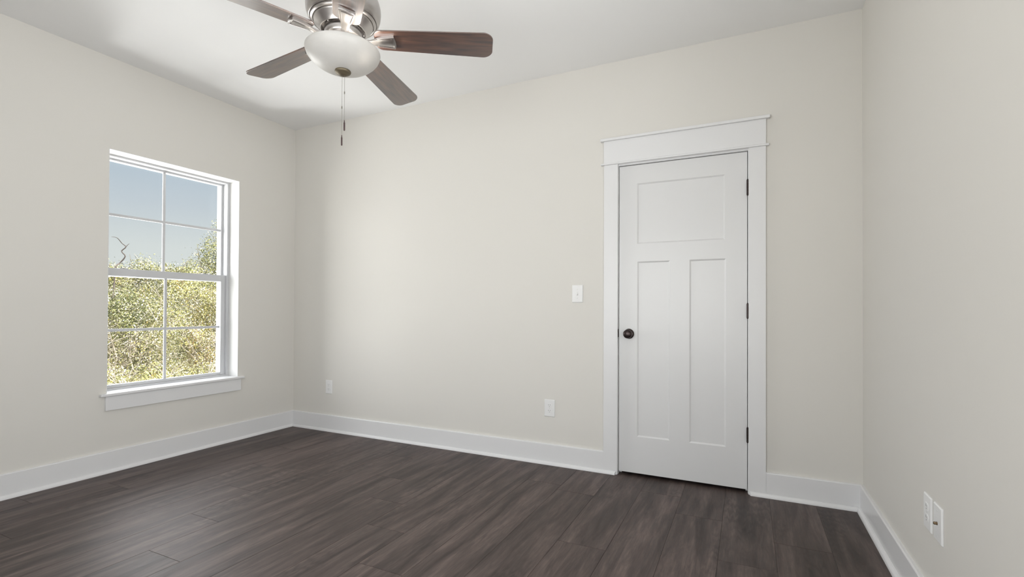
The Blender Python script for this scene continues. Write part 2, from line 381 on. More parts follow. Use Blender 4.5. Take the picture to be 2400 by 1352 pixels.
slab.add([(SX0, SB, SZ0), (SX1, SB, SZ0), (SX1, SB, SZ1), (SX0, SB, SZ1)], [(0, 1, 2, 3)])
slab_o = slab.build('door_panel', M_door, d1)
# door knob with rosette, latch plate, three hinges
kx, kz = 3.0985, 0.9285
kn = MB(); kn.lathe([(0, -.002), (0.032, -.002), (0.0335, 0.004), (0.031, 0.010), (0.026, 0.013), (0.0135, 0.015), (0.012, 0.026), (0.0135, 0.029), (0.0220, 0.0315), (0.0275, 0.037), (0.0292, 0.044), (0.0282, 0.051), (0.0245, 0.0565), (0.0180, 0.0600), (0.0100, 0.0620), (0, 0.0626)], 40, (kx, SY, kz), 'y')
kn.build('door_knob', M_bronze, slab_o, smooth=True)
sk = MB(); sk.box(3.0225, 3.0300, -0.0022, 0.010, 0.9045, 0.958); sk.build('strike_plate', M_bronze, d1, 0.001)
for za, zb in ((1.774, 1.866), (1.0395, 1.126), (0.302, 0.389)):
    hg = MB(); xh, yh = 3.8025, 0.001
    zz = [za, za + (zb - za) * .2, za + (zb - za) * .4, za + (zb - za) * .6, za + (zb - za) * .8, zb]
    prof = [(0, za - .004), (0.0035, za - .003), (0.0045, za)]
    for a_, b2 in zip(zz, zz[1:]): prof += [(0.0060, a_ + .0005), (0.0060, b2 - .0005), (0.0052, b2)]
    prof += [(0.0045, zb + .001), (0.0035, zb + .003), (0, zb + .004)]
    hg.lathe(prof, 16, (xh, yh - 0.001, 0)); hg.box(xh - 0.001, xh + 0.0012, yh, 0.045, za, zb)
    hg.build('hinge', M_bronze, d1, smooth=True)
# casing around the door
t1 = struct(MB().box(*[fb(2.930, 1, .017)[0], fb(3.0235, 1, .017)[0]], -0.017, 0.0, 0.0, fb(0, 2.056, .017)[1]).build('trim_1', M_trim, None, 0.0012))
MB().box(fb(3.8075, 1, .017)[0], fb(3.900, 1, .017)[0], -0.017, 0.0, 0.0, fb(0, 2.056, .017)[1]).build('side_casing', M_trim, t1, 0.0012)
MB().box(fb(2.9065, 1, .028)[0], fb(3.917, 1, .028)[0], -0.028, 0.0, fb(0, 2.056, .017)[1], fb(0, 2.071, .028)[1]).build('bead_moulding', M_trim, t1, 0.004, seg=3)
MB().box(fb(2.928, 1, .018)[0], fb(3.9005, 1, .018)[0], -0.018, 0.0, fb(0, 2.071, .028)[1], fb(0, 2.2205, .03)[1]).build('head_casing', M_trim, t1, 0.001)
MB().box(fb(2.902, 1, .034)[0], fb(3.9215, 1, .034)[0], -0.034, 0.0, fb(0, 2.2205, .03)[1], fb(0, 2.2395, .034)[1]).build('head_cap', M_trim, t1, 0.002)

# ------------------------------------------------------------------ left window: drywall returns, single-hung vinyl unit, stool and apron
def ring(mb, x0, x1, y0, y1, z0, z1, wl, wr, wb, wt):
    mb.box(x0, x1, y0, y0 + wl, z0, z1); mb.box(x0, x1, y1 - wr, y1, z0, z1)
    mb.box(x0, x1, y0 + wl, y1 - wr, z0, z0 + wb); mb.box(x0, x1, y0 + wl, y1 - wr, z1 - wt, z1)
XF = -0.118
wf = MB(); ring(wf, -0.245, XF, WY0, WY1, WZ0, WZ1, 0.013, 0.020, 0.030, 0.014)
ring(wf, -0.245, -0.172, WY0 + .013, WY1 - .020, WZ0 + .030, WZ1 - .014, 0.006, 0.006, 0.0, 0.006)
w1 = struct(wf.build('window_1', M_vinyl, None, 0.0015))
rt_ = MB(); ring(rt_, XF, 0.0006, WY0 - .004, WY1 + .004, WZ0, WZ1 + .004, 0.0046, 0.0046, 0.0, 0.0046); rt_.build('window_return', M_return, w1)
# sashes (upper sits behind the lower one)
yl, yr = WY0 + .013, WY1 - .020
up_s = MB(); ring(up_s, -0.206, -0.176, yl, yr, 1.302, WZ1 - .014, 0.016, 0.0145, 0.050, 0.0125)
us = up_s.build('upper_sash', M_vinyl, w1, 0.002)
lo_s = MB(); ring(lo_s, -0.172, -0.136, yl, yr, WZ0 + .030, 1.3575, 0.022, 0.0385, 0.022, 0.0535)
ls = lo_s.build('lower_sash', M_vinyl, w1, 0.002)
UG = (yl + .016, yr - .0145, 1.352, WZ1 - .0265); LG = (yl + .022, yr - .0385, WZ0 + .052, 1.304)
YC = -1.032
def pane(sash, x, g, tag_z):
    MB().box(x - 0.003, x, g[0] - .003, g[1] + .003, g[2] - .003, g[3] + .003).build('window_pane', M_glass, sash)
    mu = MB(); mu.box(x - .0075, x + .0035, YC - .0095, YC + .0095, g[2], g[3]); mu.box(x - .0072, x + .0032, g[0], g[1], tag_z - .0095, tag_z + .0095)
    mu.build('muntin_bars', M_vinyl, sash, 0.002)
pane(us, -0.190, UG, 1.7335); pane(ls, -0.160, LG, 0.928)
for y_ in (-1.318, -0.742):
    MB().box(-0.168, -0.140, y_ - .024, y_ + .024, 1.3575, 1.3625).build('tilt_latch', M_vinyl, ls, 0.002)
    MB().box(-0.1415, -0.1375, y_ - .006, y_ + .006, 1.3565, 1.3618).build('latch_slot', M_slot, ls)
# stool and apron
st = MB(); st.box(XF, 0.0, WY0 + .0005, WY1 - .0005, 0.502, 0.5205); st.box(0.0, 0.031, -1.519, -0.512, 0.502, 0.5205)
st.build('window_sill', M_trim, w1, 0.004, seg=3)
MB().box(0.0, 0.017, -1.4885, -0.5365, 0.4075, 0.502).build('window_apron', M_trim, w1, 0.0012)

# invented window behind the camera, never in frame, added to carry fill light
w2 = MB()
def ring_y(mb, y0, y1, x0, x1, z0, z1, w):
    mb.box(x0, x0 + w, y0, y1, z0, z1); mb.box(x1 - w, x1, y0, y1, z0, z1); mb.box(x0 + w, x1 - w, y0, y1, z0, z0 + w); mb.box(x0 + w, x1 - w, y0, y1, z1 - w, z1)
ring_y(w2, YF - .2, YF - .12, RX0, RX1, RZ0, RZ1, 0.03); w2.box((RX0 + RX1) / 2 - .03, (RX0 + RX1) / 2 + .03, YF - .2, YF - .12, RZ0 + .03, RZ1 - .03)
w2o = struct(w2.build('fill_window_rear', M_vinyl))
MB().box(RX0 + .03, RX1 - .03, YF - .165, YF - .160, RZ0 + .03, RZ1 - .03).build('window_pane', M_glass, w2o)

w3 = MB(); ring(w3, W + .12, W + .2, QY0, QY1, 0.56, 2.12, .03, .03, .03, .03); w3.box(W + .12, W + .2, (QY0 + QY1) / 2 - .03, (QY0 + QY1) / 2 + .03, .59, 2.09)  # second unseen window, invented so fill light reaches the left wall
w3o = struct(w3.build('fill_window_right', M_vinyl))
MB().box(W + .16, W + .165, QY0 + .03, QY1 - .03, .59, 2.09).build('window_pane', M_glass, w3o)

# ------------------------------------------------------------------ wall plates
def local_plate(name, w, h, root):
    """bevelled cover plate in the root's frame: x along the wall, -y out of the wall, z up"""
    w, h = w / 2, h / 2; s = 0.0035
    vs = [(-w, 0, -h), (w, 0, -h), (w, 0, h), (-w, 0, h), (-w, -.003, -h), (w, -.003, -h), (w, -.003, h), (-w, -.003, h),
          (-w + s, -.0062, -h + s), (w - s, -.0062, -h + s), (w - s, -.0062, h - s), (-w + s, -.0062, h - s)]
    fs = [(0, 1, 2, 3), (8, 9, 10, 11)] + [(4 * q + i, 4 * q + (i + 1) % 4, 4 * q + 4 + (i + 1) % 4, 4 * q + 4 + i) for q in range(2) for i in range(4)]
    return MB().add(vs, fs).build(name, M_plate, root, 0.001)
def screw(root, z):
    s = MB(); s.lathe([(0, 0.0045), (0.0032, 0.0045), (0.0032, 0.0068), (0.0024, 0.0074), (0, 0.0075)], 14, (0, 0, z), 'y'); return s.build('screw', M_screw, root, smooth=True)
def duplex(root):
    local_plate('cover_plate', 0.078, 0.120, root)
    for zc in (0.0195, -0.0195):
        poly = []
        for i in range(28):
            a = 2 * PI * i / 28; x = 0.0172 * math.cos(a); z = 0.0172 * math.sin(a); poly.append((x, max(-0.0138, min(0.0138, z))))
        r_ = MB(); r_.prism(poly, 0.004, 0.0080, lambda x, y, z: (x, -z, y + zc)); ro = r_.build('receptacle', M_plate, root, 0.0005)
        sl = MB(); sl.box(-0.0072, -0.0050, -0.0083, -0.0070, zc - .0005, zc + .0080); sl.box(0.0050, 0.0072, -0.0083, -0.0070, zc + .0005, zc + .0075)
        sl.lathe([(0, .006), (0.0024, .006), (0.0024, .0083), (0, .0083)], 12, (0, 0, zc - .0072), 'y'); sl.build('slots', M_slot, ro)
    screw(root, 0)
def mount(name, x, y, z, rz=0): o = empty(name, (x, y, z)); o.rotation_euler = (0, 0, rz); return o
o1 = mount('wall_outlet', 2.546, 0, 0.3915)
tag(o1, 'white duplex outlet low on the back wall, just left of the door casing', 'outlet', 'duplex outlets'); duplex(o1)
def copy_tree(src, parent=None):
    c_ = src.copy(); COL.objects.link(c_)
    if parent: c_.parent = parent
    for ch in list(src.children): copy_tree(ch, c_)
    return c_
bpy.context.view_layer.update()
o2 = copy_tree(o1); o2.location = (0.4475, 0, 0.3875); o2['label'] = 'white duplex outlet on the back wall nearest the corner by the window'
o3 = copy_tree(o1); o3.location = (W, -1.077, 0.391); o3.rotation_euler = (0, 0, -PI / 2); o3['label'] = 'white duplex outlet on the right wall, directly beside the coax plate'
ls_ = mount('light_switch', 2.7475, 0, 1.194)
tag(ls_, 'white single toggle light switch at waist height left of the door', 'light switch')
local_plate('cover_plate', 0.0775, 0.120, ls_); screw(ls_, 0.030); screw(ls_, -0.030)
tg = MB(); tg.box(-.0052, .0052, -.0066, -.004, -.012, .012); tg.build('toggle_slot', M_screw, ls_)
tg = MB(); tg.add([(-.0042, -.005, -.006), (.0042, -.005, -.006), (.0042, -.005, .006), (-.0042, -.005, .006), (-.0034, -.018, -.0125), (.0034, -.018, -.0125), (.0034, -.0195, -.0045), (-.0034, -.0195, -.0045)],
       [(0, 1, 2, 3), (4, 5, 6, 7), (0, 1, 5, 4), (1, 2, 6, 5), (2, 3, 7, 6), (3, 0, 4, 7)]); tg.build('toggle', M_plate, ls_, 0.001)
cx_ = mount('coax_plate', W, -1.1785, 0.3915, -PI / 2)
tag(cx_, 'white wall plate with a single brass coax connector on the right wall', 'wall plate')
local_plate('cover_plate', 0.078, 0.120, cx_); screw(cx_, 0.042); screw(cx_, -0.042)
cn = MB(); cn.lathe([(0, .004), (.0056, .004), (.0056, .0078), (.0047, .0083), (.0047, .0150), (.0041, .0158), (.0013, .0158), (.0013, .012), (0, .012)], 18, (0, 0, 0), 'y'); cn.build('coax_connector', M_brass, cx_, smooth=True)

# ------------------------------------------------------------------ ceiling fan
tx, ty = 0.010, -0.021                       # the slight lean of the hanging fan
FR = Euler((ty, -tx, 0)).to_matrix()
HUB = Vector((2.192, -1.620, 2.277)); DROP = H - HUB.z
fan = empty('ceiling_fan'); fan.rotation_euler = FR.to_euler(); fan.location = HUB + FR @ Vector((0, 0, DROP)); fan.location.z = H
tag(fan, 'five-blade brushed nickel ceiling fan with walnut blades and frosted bowl light', 'ceiling fan')
Z0 = -DROP                                   # blade level in the fan's frame
def lz(p): return [(r_, z + Z0) for r_, z in p]
MB().lathe([(0, 0.0), (0.066, 0.0), (0.068, -0.008), (0.064, -0.035), (0.050, -0.056), (0.028, -0.066), (0.018, -0.067), (0, -0.067)], 48).build('canopy', M_nickel, fan, smooth=True)
MB().lathe([(0, -0.05), (0.0135, -0.05), (0.0135, Z0 + 0.235), (0, Z0 + 0.235)], 24).build('downrod', M_nickel, fan, smooth=True)
housing = lz([(0, 0.246), (0.022, 0.246), (0.028, 0.236), (0.034, 0.226), (0.090, 0.220), (0.118, 0.212), (0.130, 0.200), (0.134, 0.186), (0.136, 0.182), (0.1455, 0.180), (0.152, 0.168), (0.1575, 0.148), (0.159, 0.128), (0.157, 0.106), (0.151, 0.088), (0.1445, 0.0795), (0.1425, 0.0785), (0.1415, 0.0840), (0.1395, 0.0840), (0.1390, 0.0740), (0.1375, 0.0715), (0.1300, 0.0690), (0.1285, 0.0700), (0.1275, 0.0750), (0.1255, 0.0750), (0.1250, 0.0650), (0.1235, 0.0632),
              (0.106, 0.047), (0.0985, 0.0365), (0.0965, 0.033), (0.0940, 0.0325), (0.0925, 0.0350), (0.0915, 0.052), (0, 0.052)])
MB().lathe(housing, 96).build('motor_housing', M_nickel, fan, smooth=True)
MB().lathe(lz([(0, 0.040), (0.078, 0.040), (0.080, 0.036), (0.080, 0.006), (0.077, 0.002), (0.060, 0.0), (0, 0.0)]), 64).build('flywheel', M_nickel, fan, smooth=True)
for k in range(5):
    a = 2 * PI * k / 5 + 0.9
    MB().lathe([(0, 0.018), (0.0038, 0.018), (0.0045, 0.012), (0.0045, -0.0), (0.003, -.003), (0, -.003)], 10, (0.0862 * math.cos(a), 0.0862 * math.sin(a), Z0 + 0.036)).build('housing_screw', M_nickel, fan, smooth=True)
# switch cup and light fitter between the motor and the bowl
MB().lathe(lz([(0, -0.002), (0.058, -0.002), (0.060, -0.006), (0.060, -0.046), (0.056, -0.052), (0.030, -0.056), (0.006, -0.058), (0.006, -0.140), (0, -0.140)]), 72).build('light_fitter', M_nickel, fan, smooth=True)
BR = 0.1585
outer = [(BR - .003, -.0535), (BR, -.0565), (BR + .0005, -.061), (BR - .0015, -.068), (0.1525, -.080), (0.1425, -.0935), (0.128, -.1075), (0.110, -.1200), (0.088, -.1310), (0.064, -.1390), (0.038, -.1440), (0.012, -.1455)]
inner = [(max(r_ - 0.004, 0.012), z + 0.0035) for r_, z in outer[::-1]]; inner[0] = (0.012, -.1415); inner[-1] = (BR - .006, -.0535)
prof = lz(outer + inner); prof.append(prof[0])
MB().lathe(prof, 96).build('glass_bowl', M_bowl, fan, smooth=True)
MB().lathe(lz([(0, -.138), (0.012, -.138), (0.012, -.1445), (0.0335, -.1445), (0.0345, -.1475), (0.0330, -.152), (0.029, -.1555), (0.024, -.1575), (0.0215, -.1590), (0.0175, -.1625), (0.010, -.1650), (0, -.1655)]), 48).build('finial', M_finial, fan, smooth=True)
# two bulbs inside the bowl
ir = Vector((math.cos(yaw), math.sin(yaw), 0)); iff = Vector((-math.sin(yaw), math.cos(yaw), 0))
for v in (ir * 0.092 - iff * 0.040, -ir * 0.040 + iff * 0.070):
    MB().lathe([(0, 0.034), (0.010, 0.033), (0.012, 0.022), (0.0175, 0.010), (0.0185, 0.0), (0.0165, -0.010), (0.010, -0.0175), (0, -0.020)], 24, (v.x, v.y, Z0 - 0.088)).build('light_bulb', M_bulb, fan, smooth=True)

PIT = -0.212
Rp = Matrix.Rotation(PIT, 3, 'X')
def rounded(pts_r, n_=7):
    """polygon with rounded corners: pts_r = (x, y, radius)"""
    out = []; k = len(pts_r)
    for i in range(k):
        p = Vector(pts_r[i][:2]); a = Vector(pts_r[i - 1][:2]); b2 = Vector(pts_r[(i + 1) % k][:2]); r_ = pts_r[i][2]
        if r_ <= 0: out.append(tuple(p)); continue
        d1_, d2_ = (a - p).normalized(), (b2 - p).normalized(); th = d1_.angle(d2_); tl_ = r_ / math.tan(th / 2)
        s, e_ = p + d1_ * tl_, p + d2_ * tl_
        cen = p + (d1_ + d2_).normalized() * (r_ / math.sin(th / 2))
        a0 = math.atan2((s - cen).y, (s - cen).x); a1 = math.atan2((e_ - cen).y, (e_ - cen).x); da = (a1 - a0 + PI) % (2 * PI) - PI
        out += [(cen.x + r_ * math.cos(a0 + da * j / n_), cen.y + r_ * math.sin(a0 + da * j / n_)) for j in range(n_ + 1)]
    return out
tipb = [(0.6615 - 0.013 * (y_ / 0.05) ** 2 * 0.6, y_) for y_ in (0.036, 0.024, 0.012, 0.0, -0.012, -0.024, -0.036)]
bo = rounded([(0.136, 0.0555, 0.034), (0.136, -0.0555, 0.034), (0.652, -0.0735, 0.036), (0.652, 0.0735, 0.036)])
# swap the straight tip for a slightly bulged one
bo = [(x + (0.0095 * max(0, 1 - (y_ / 0.0735) ** 2) if x > 0.60 else 0), y_) for x, y_ in bo]
def blade_mesh():
    b2 = MB(); b2.prism(bo, 0.0, 0.0062); return b2
def iron_plate():
    """lofted arm from the flywheel out to the blade root, thin, widening outwards"""
    st_ = [(0.060, -.004, .0150, 0.0), (0.082, -.008, .0150, 0.0), (0.100, -.0135, .0150, .10), (0.118, -.0160, .0162, .35), (0.136, -.0135, .0185, .7), (0.152, -.0090, .0215, 1.0), (0.166, -.0062, .0245, 1.0), (0.195, -.0062, .0285, 1.0), (0.222, -.0062, .0325, 1.0)]
    vs = []; fs = []
    for r_, z, hw, t in st_:
        rot = Matrix.Rotation(PIT * t, 3, 'X')
        for (yy, zz) in ((-hw, 0), (-hw * .5, -.0016), (0, -.0022), (hw * .5, -.0016), (hw, 0), (hw, .0062), (-hw, .0062)):
            p = rot @ Vector((0, yy, z + zz)); vs.append((r_, p.y, p.z))
    m_ = 7
    for i in range(len(st_) - 1):
        for k in range(m_):
            fs.append((i * m_ + k, i * m_ + (k + 1) % m_, (i + 1) * m_ + (k + 1) % m_, (i + 1) * m_ + k))
    fs += [tuple(range(m_)), tuple(range((len(st_) - 1) * m_, len(st_) * m_))[::-1]]
    return MB().add(vs, fs)
def rim_plate():
    b2 = MB()
    o_p = [(0.152, .0235), (0.2235, .0335), (0.2275, .018), (0.2285, 0), (0.2275, -.018), (0.2235, -.0335), (0.152, -.0235)]
    i_p = [(0.152, .0185), (0.2175, .0275), (0.2205, .0150), (0.2215, 0), (0.2205, -.0150), (0.2175, -.0275), (0.152, -.0185)]
    k = len(o_p); vs = []
    for pl, z in ((o_p, -.0055), (o_p, -.0125), (i_p, -.0135), (i_p, -.0055)): vs += [tuple(Rp @ Vector((x, y_, z))) for x, y_ in pl]
    fs = []
    for q in range(4):
        for i in range(k - 1):
            a_, b_2 = q * k, ((q + 1) % 4) * k; fs.append((a_ + i, a_ + i + 1, b_2 + i + 1, b_2 + i))
    fs += [(0, k, 2 * k, 3 * k), (k - 1, 2 * k - 1, 3 * k - 1, 4 * k - 1)]
    return b2.add(vs, fs)
def inset_plate():
    vs = []; fs = []
    st_ = [(.112, .0128), (.120, .0134), (.130, .0138), (.140, .0143), (.150, .0150), (.165, .0166), (.180, .0184), (.195, .0204), (.2105, .0222), (.2140, .0190), (.2152, .0130)]
    for x, hw in st_:
        t = min(1, max(0, (x - .112) / .040)); t = t * t * (3 - 2 * t); dz = (1 - t) * -.0085
        rot = Matrix.Rotation(PIT * (0.3 + .7 * t), 3, 'X')
        for yy, zz in ((-hw, -.0070), (-hw, -.0120), (-hw + .002, -.0130), (0, -.0133), (hw - .002, -.0130), (hw, -.0120), (hw, -.0070)):
            q = rot @ Vector((0, yy, zz + dz)); vs.append((x, q.y, q.z))
    m_ = 7
    for a_ in range(len(st_) - 1):
        for k in range(m_): fs.append((a_ * m_ + k, a_ * m_ + (k + 1) % m_, (a_ + 1) * m_ + (k + 1) % m_, (a_ + 1) * m_ + k))
    fs += [tuple(range(m_)), tuple(range((len(st_) - 1) * m_, len(st_) * m_))[::-1]]
    return MB().add(vs, fs)
ph = 0.529
blade0 = None
for k in range(5):
    a = ph + k * 2 * PI / 5
    if k == 0:
        bl_o = blade_mesh().build('blade', M_blade, fan, 0.0012); bl_o.rotation_mode = 'XYZ'
        ir_o = iron_plate().build('blade_iron', M_nickel, fan, smooth=True)
        rm_o = rim_plate().build('iron_rim', M_nickel, ir_o, 0.0008); in_o = inset_plate().build('iron_inset', M_nickel, ir_o, smooth=True)
        sc = []
        B0, I0 = bl_o, ir_o; bpy.context.view_layer.update()
    else:
        bl_o = B0.copy(); COL.objects.link(bl_o); ir_o = I0.copy(); COL.objects.link(ir_o)
        for ch in (rm_o, in_o):
            c_ = ch.copy(); COL.objects.link(c_); c_.parent = ir_o
    bl_o.rotation_euler = (Matrix.Rotation(a, 3, 'Z') @ Rp).to_euler(); bl_o.location = (0, 0, Z0)
    ir_o.rotation_euler = (0, 0, a); ir_o.location = (0, 0, Z0)
# pull chains hang straight down whatever the lean of the fan
inv = FR.inverted().to_euler()
for (off_, dz_bot, dz_bead) in ((-0.0028, 0.309, 0.1415), (0.0082, 0.2435, 0.0765)):
    base = Vector((ir.x * off_, ir.y * off_, Z0 - 0.1640))
    L = dz_bot - 0.036
    ch = MB(); ch.tube([(0, 0, 0), (0, 0, -L)], 0.0006, 6)
    nb = int(L / 0.0045)
    for i in range(nb):
        ch.lathe([(0, .0010), (.0007, .0006), (.0009, 0), (.0007, -.0006), (0, -.0010)], 6, (0, 0, -0.0045 * i - .002))
    ch.lathe([(0, .006), (.0018, .0055), (.0022, .003), (.0022, -.003), (.0018, -.0055), (0, -.006)], 10, (0, 0, -dz_bead))
    co = ch.build('pull_chain', M_chain, fan); co.location = base; co.rotation_euler = inv
    fo = MB(); fo.lathe([(0, .010), (.0013, .010), (.0020, .006), (.0020, .001), (.0028, 0), (.0034, -.002), (.0034, -.034), (.0029, -.036), (0, -.036)], 14, (0, 0, -L))
    fo.build('chain_fob', M_fob, co, smooth=True)

# ------------------------------------------------------------------ outside: ground, bushes and trees
M_ground = mat('leaf_litter_ground', (0.16, 0.14, 0.07), 0.9)
n, l, b = nodes(M_ground); no = n.new('ShaderNodeTexNoise'); no.inputs['Scale'].default_value = 6; no.inputs['Detail'].default_value = 6
rp = n.new('ShaderNodeValToRGB'); rp.color_ramp.elements[0].position = 0.35; rp.color_ramp.elements[0].color = (0.07, 0.08, 0.03, 1); rp.color_ramp.elements[1].position = 0.65; rp.color_ramp.elements[1].color = (0.28, 0.24, 0.12, 1)
l.new(no.outputs['Fac'], rp.inputs[0]); l.new(rp.outputs[0], b.inputs['Base Color'])
gnd = MB(); gnd.add([(-60, -40, -0.55), (-0.30, -40, -0.55), (-0.30, 60, -0.55), (-60, 60, -0.55)], [(0, 1, 2, 3)])
struct(gnd.build('ground', M_ground))

def leaf_mat(name, col, tr=0.25):
    m = mat(name, col, 0.33, spec=0.6); n_, l_, b_ = nodes(m)
    no_ = n_.new('ShaderNodeTexNoise'); no_.inputs['Scale'].default_value = 3.0; no_.inputs['Detail'].default_value = 2
    rp_ = n_.new('ShaderNodeValToRGB'); rp_.color_ramp.elements[0].position = 0.3; rp_.color_ramp.elements[1].position = 0.7
    rp_.color_ramp.elements[0].color = (col[0] * .7, col[1] * .75, col[2] * .7, 1); rp_.color_ramp.elements[1].color = (min(1, col[0] * 1.3), min(1, col[1] * 1.25), col[2] * 1.3, 1)
    tc_ = n_.new('ShaderNodeTexCoord'); l_.new(tc_.outputs['Object'], no_.inputs['Vector']); l_.new(no_.outputs['Fac'], rp_.inputs[0]); l_.new(rp_.outputs[0], b_.inputs['Base Color'])
    return m
LEAF = [leaf_mat('leaf_dark_green', (0.12, 0.14, 0.055)), leaf_mat('leaf_olive', (0.36, 0.36, 0.16)), leaf_mat('leaf_yellow_green', (0.56, 0.54, 0.20)),
        leaf_mat('leaf_yellow', (0.80, 0.64, 0.20)), leaf_mat('leaf_orange', (0.72, 0.36, 0.10)), leaf_mat('leaf_pale_dry', (0.74, 0.70, 0.56))]
M_twig = mat('pale_twig_bark', (0.66, 0.60, 0.54), 0.8); add_noise_bump(M_twig, 40, 0.3)
M_dead = mat('dark_dead_bark', (0.14, 0.115, 0.11), 0.8); add_noise_bump(M_dead, 40, 0.3)

def leaves(name, parent, blobs, count, size, weights, seed):
    """leaf-shaped blades scattered through a crown made of ellipsoid clumps"""
    rg = np.random.default_rng(seed)
    B = np.array([b_[:3] for b_ in blobs]); Rr = np.array([b_[3:6] for b_ in blobs]); vol = (Rr[:, 0] * Rr[:, 1] + Rr[:, 0] * Rr[:, 2] + Rr[:, 1] * Rr[:, 2])
    bi = rg.choice(len(blobs), count, p=vol / vol.sum())
    d = rg.normal(size=(count, 3)); d /= np.linalg.norm(d, axis=1)[:, None]
    rad = 1 - np.abs(rg.normal(0, 0.20, count)); rad = np.clip(rad, 0.15, 1.0)
    # sprigs: pull leaves together in small tufts, a few of them sticking out
    ntuft = max(40, count // 42); td = rg.normal(size=(ntuft, 3)); td /= np.linalg.norm(td, axis=1)[:, None]
    c_ = B[bi] + d * rad[:, None] * Rr[bi]
    ti = rg.integers(0, ntuft, count); tuft_src = rg.integers(0, count, ntuft); tc_ = c_[tuft_src] + d[tuft_src] * rg.normal(-0.02, 0.04, ntuft)[:, None]
    use = rg.random(count) < 0.86
    c_[use] = tc_[ti[use]] + rg.normal(0, size * 2.3, (use.sum(), 3)); dd = d.copy(); dd[use] = d[tuft_src][ti[use]]
    nrm = dd + rg.normal(0, 0.75, (count, 3)) + np.array([0.15, 0, 0.35]); nrm /= np.linalg.norm(nrm, axis=1)[:, None]
    t = np.cross(nrm, rg.normal(size=(count, 3))); t /= np.linalg.norm(t, axis=1)[:, None]; s_ = np.cross(nrm, t)
    L_ = size * rg.uniform(0.6, 1.35, count); Wd = L_ * rg.uniform(0.42, 0.62, count)
    V = np.empty((count, 6, 3)); bend = nrm * (L_ * 0.12)[:, None]
    V[:, 0] = c_ - t * (L_ / 2)[:, None] - bend
    V[:, 1] = c_ - t * (L_ * .12)[:, None] + s_ * (Wd / 2)[:, None]
    V[:, 2] = c_ + t * (L_ * .26)[:, None] + s_ * (Wd * .36)[:, None]
    V[:, 3] = c_ + t * (L_ / 2)[:, None] - bend
    V[:, 4] = c_ + t * (L_ * .26)[:, None] - s_ * (Wd * .36)[:, None]
    V[:, 5] = c_ - t * (L_ * .12)[:, None] - s_ * (Wd / 2)[:, None]
    me = bpy.data.meshes.new(name); me.vertices.add(count * 6); me.vertices.foreach_set('co', V.ravel())
    me.loops.add(count * 6); me.loops.foreach_set('vertex_index', np.arange(count * 6, dtype=np.int32))
    me.polygons.add(count); me.polygons.foreach_set('loop_start', np.arange(0, count * 6, 6, dtype=np.int32)); me.polygons.foreach_set('loop_total', np.full(count, 6, np.int32))
    for m_ in LEAF: me.materials.append(m_)
    # neighbouring leaves of one tuft share a tint
    wt = np.array(weights, float); wt /= wt.sum(); bw = wt * rg.gamma(0.9, 1.0, (len(blobs), len(LEAF))); bw /= bw.sum(1)[:, None]; mt = np.array([rg.choice(len(LEAF), p=bw[bi[q]]) for q in tuft_src]); mi = rg.choice(len(LEAF), count, p=wt); same = use & (rg.random(count) < .75); mi[same] = mt[ti[same]]
    me.polygons.foreach_set('material_index', mi.astype(np.int32)); me.update(calc_edges=True); me.validate()
    o = bpy.data.objects.new(name, me); COL.objects.link(o); o.parent = parent
    return o
def branches(name, parent, base, blobs, per, seed, r0=0.03, m_=None):
    rg = random.Random(seed); b_ = MB(); bx, by, bz = base
    for bl_ in blobs:
        cx_b, cy_b, cz_b, rx, ry, rz = bl_
        for i in range(per):
            e_ = Vector((cx_b + rg.uniform(-.9, .9) * rx, cy_b + rg.uniform(-.9, .9) * ry, cz_b + rg.uniform(-.5, .65) * rz))
            s = Vector((bx + rg.uniform(-.12, .12), by + rg.uniform(-.12, .12), bz)); pts = []
            for q in range(8):
                t = q / 7; p = s.lerp(e_, t); p.z += math.sin(t * PI) * 0.18 * rg.uniform(.3, 1); w_ = 0.05 * math.sin(t * PI)
                pts.append(p + Vector((rg.uniform(-w_, w_), rg.uniform(-w_, w_), rg.uniform(-w_, w_))))
            b_.tube(pts, [r0 * (1 - .85 * q / 7) * rg.uniform(.85, 1.1) for q in range(8)], 5)
            for sb in range(14):
                p = pts[rg.randrange(3, 8)]; d_ = Vector((rg.uniform(-.2, 1), rg.uniform(-1, 1), rg.uniform(-.3, 1))).normalized() * rg.uniform(.12, .36)
                b_.tube([p, p + d_ * .5 + Vector((0, 0, rg.uniform(-.03, .05))), p + d_], [r0 * .22, r0 * .17, r0 * .07], 4)
    return b_.build(name, m_ or M_twig, parent)
def bush(name, label, cat, base, rel, count, size, weights, seed, per=2, r0=0.022, group='bushes and trees outside the window'):
    root = empty(name, base); tag(root, label, cat, group)
    foliage = leaves('foliage', root, rel, count, size, weights, seed); branches('branches', root, (0, 0, 0), rel, per, seed, r0)
    return root
GZ = -0.55
def bl(rx, rows, extra=()):
    rg = random.Random(len(rows) * 7 + int(rx * 100))
    return [(rg.uniform(-.12, .12), y, z, rx, ry, rz) for y, z, ry, rz in rows] + list(extra)
bush('shrub', 'low yellow-green shrub right under the window, along the bottom of the lower panes', 'shrub', (-2.7, 0.44, GZ),
     bl(.30, [(-.86, .73, .28, .33), (-.58, .69, .24, .27), (-.27, .67, .24, .26), (.12, .64, .27, .27), (.56, .60, .34, .32), (1.06, .60, .5, .43)], [(0, 0, .30, .35, 1.1, .28)]), 18000, .022, [1, 2.4, 4, .8, .06, 2.2], 3)
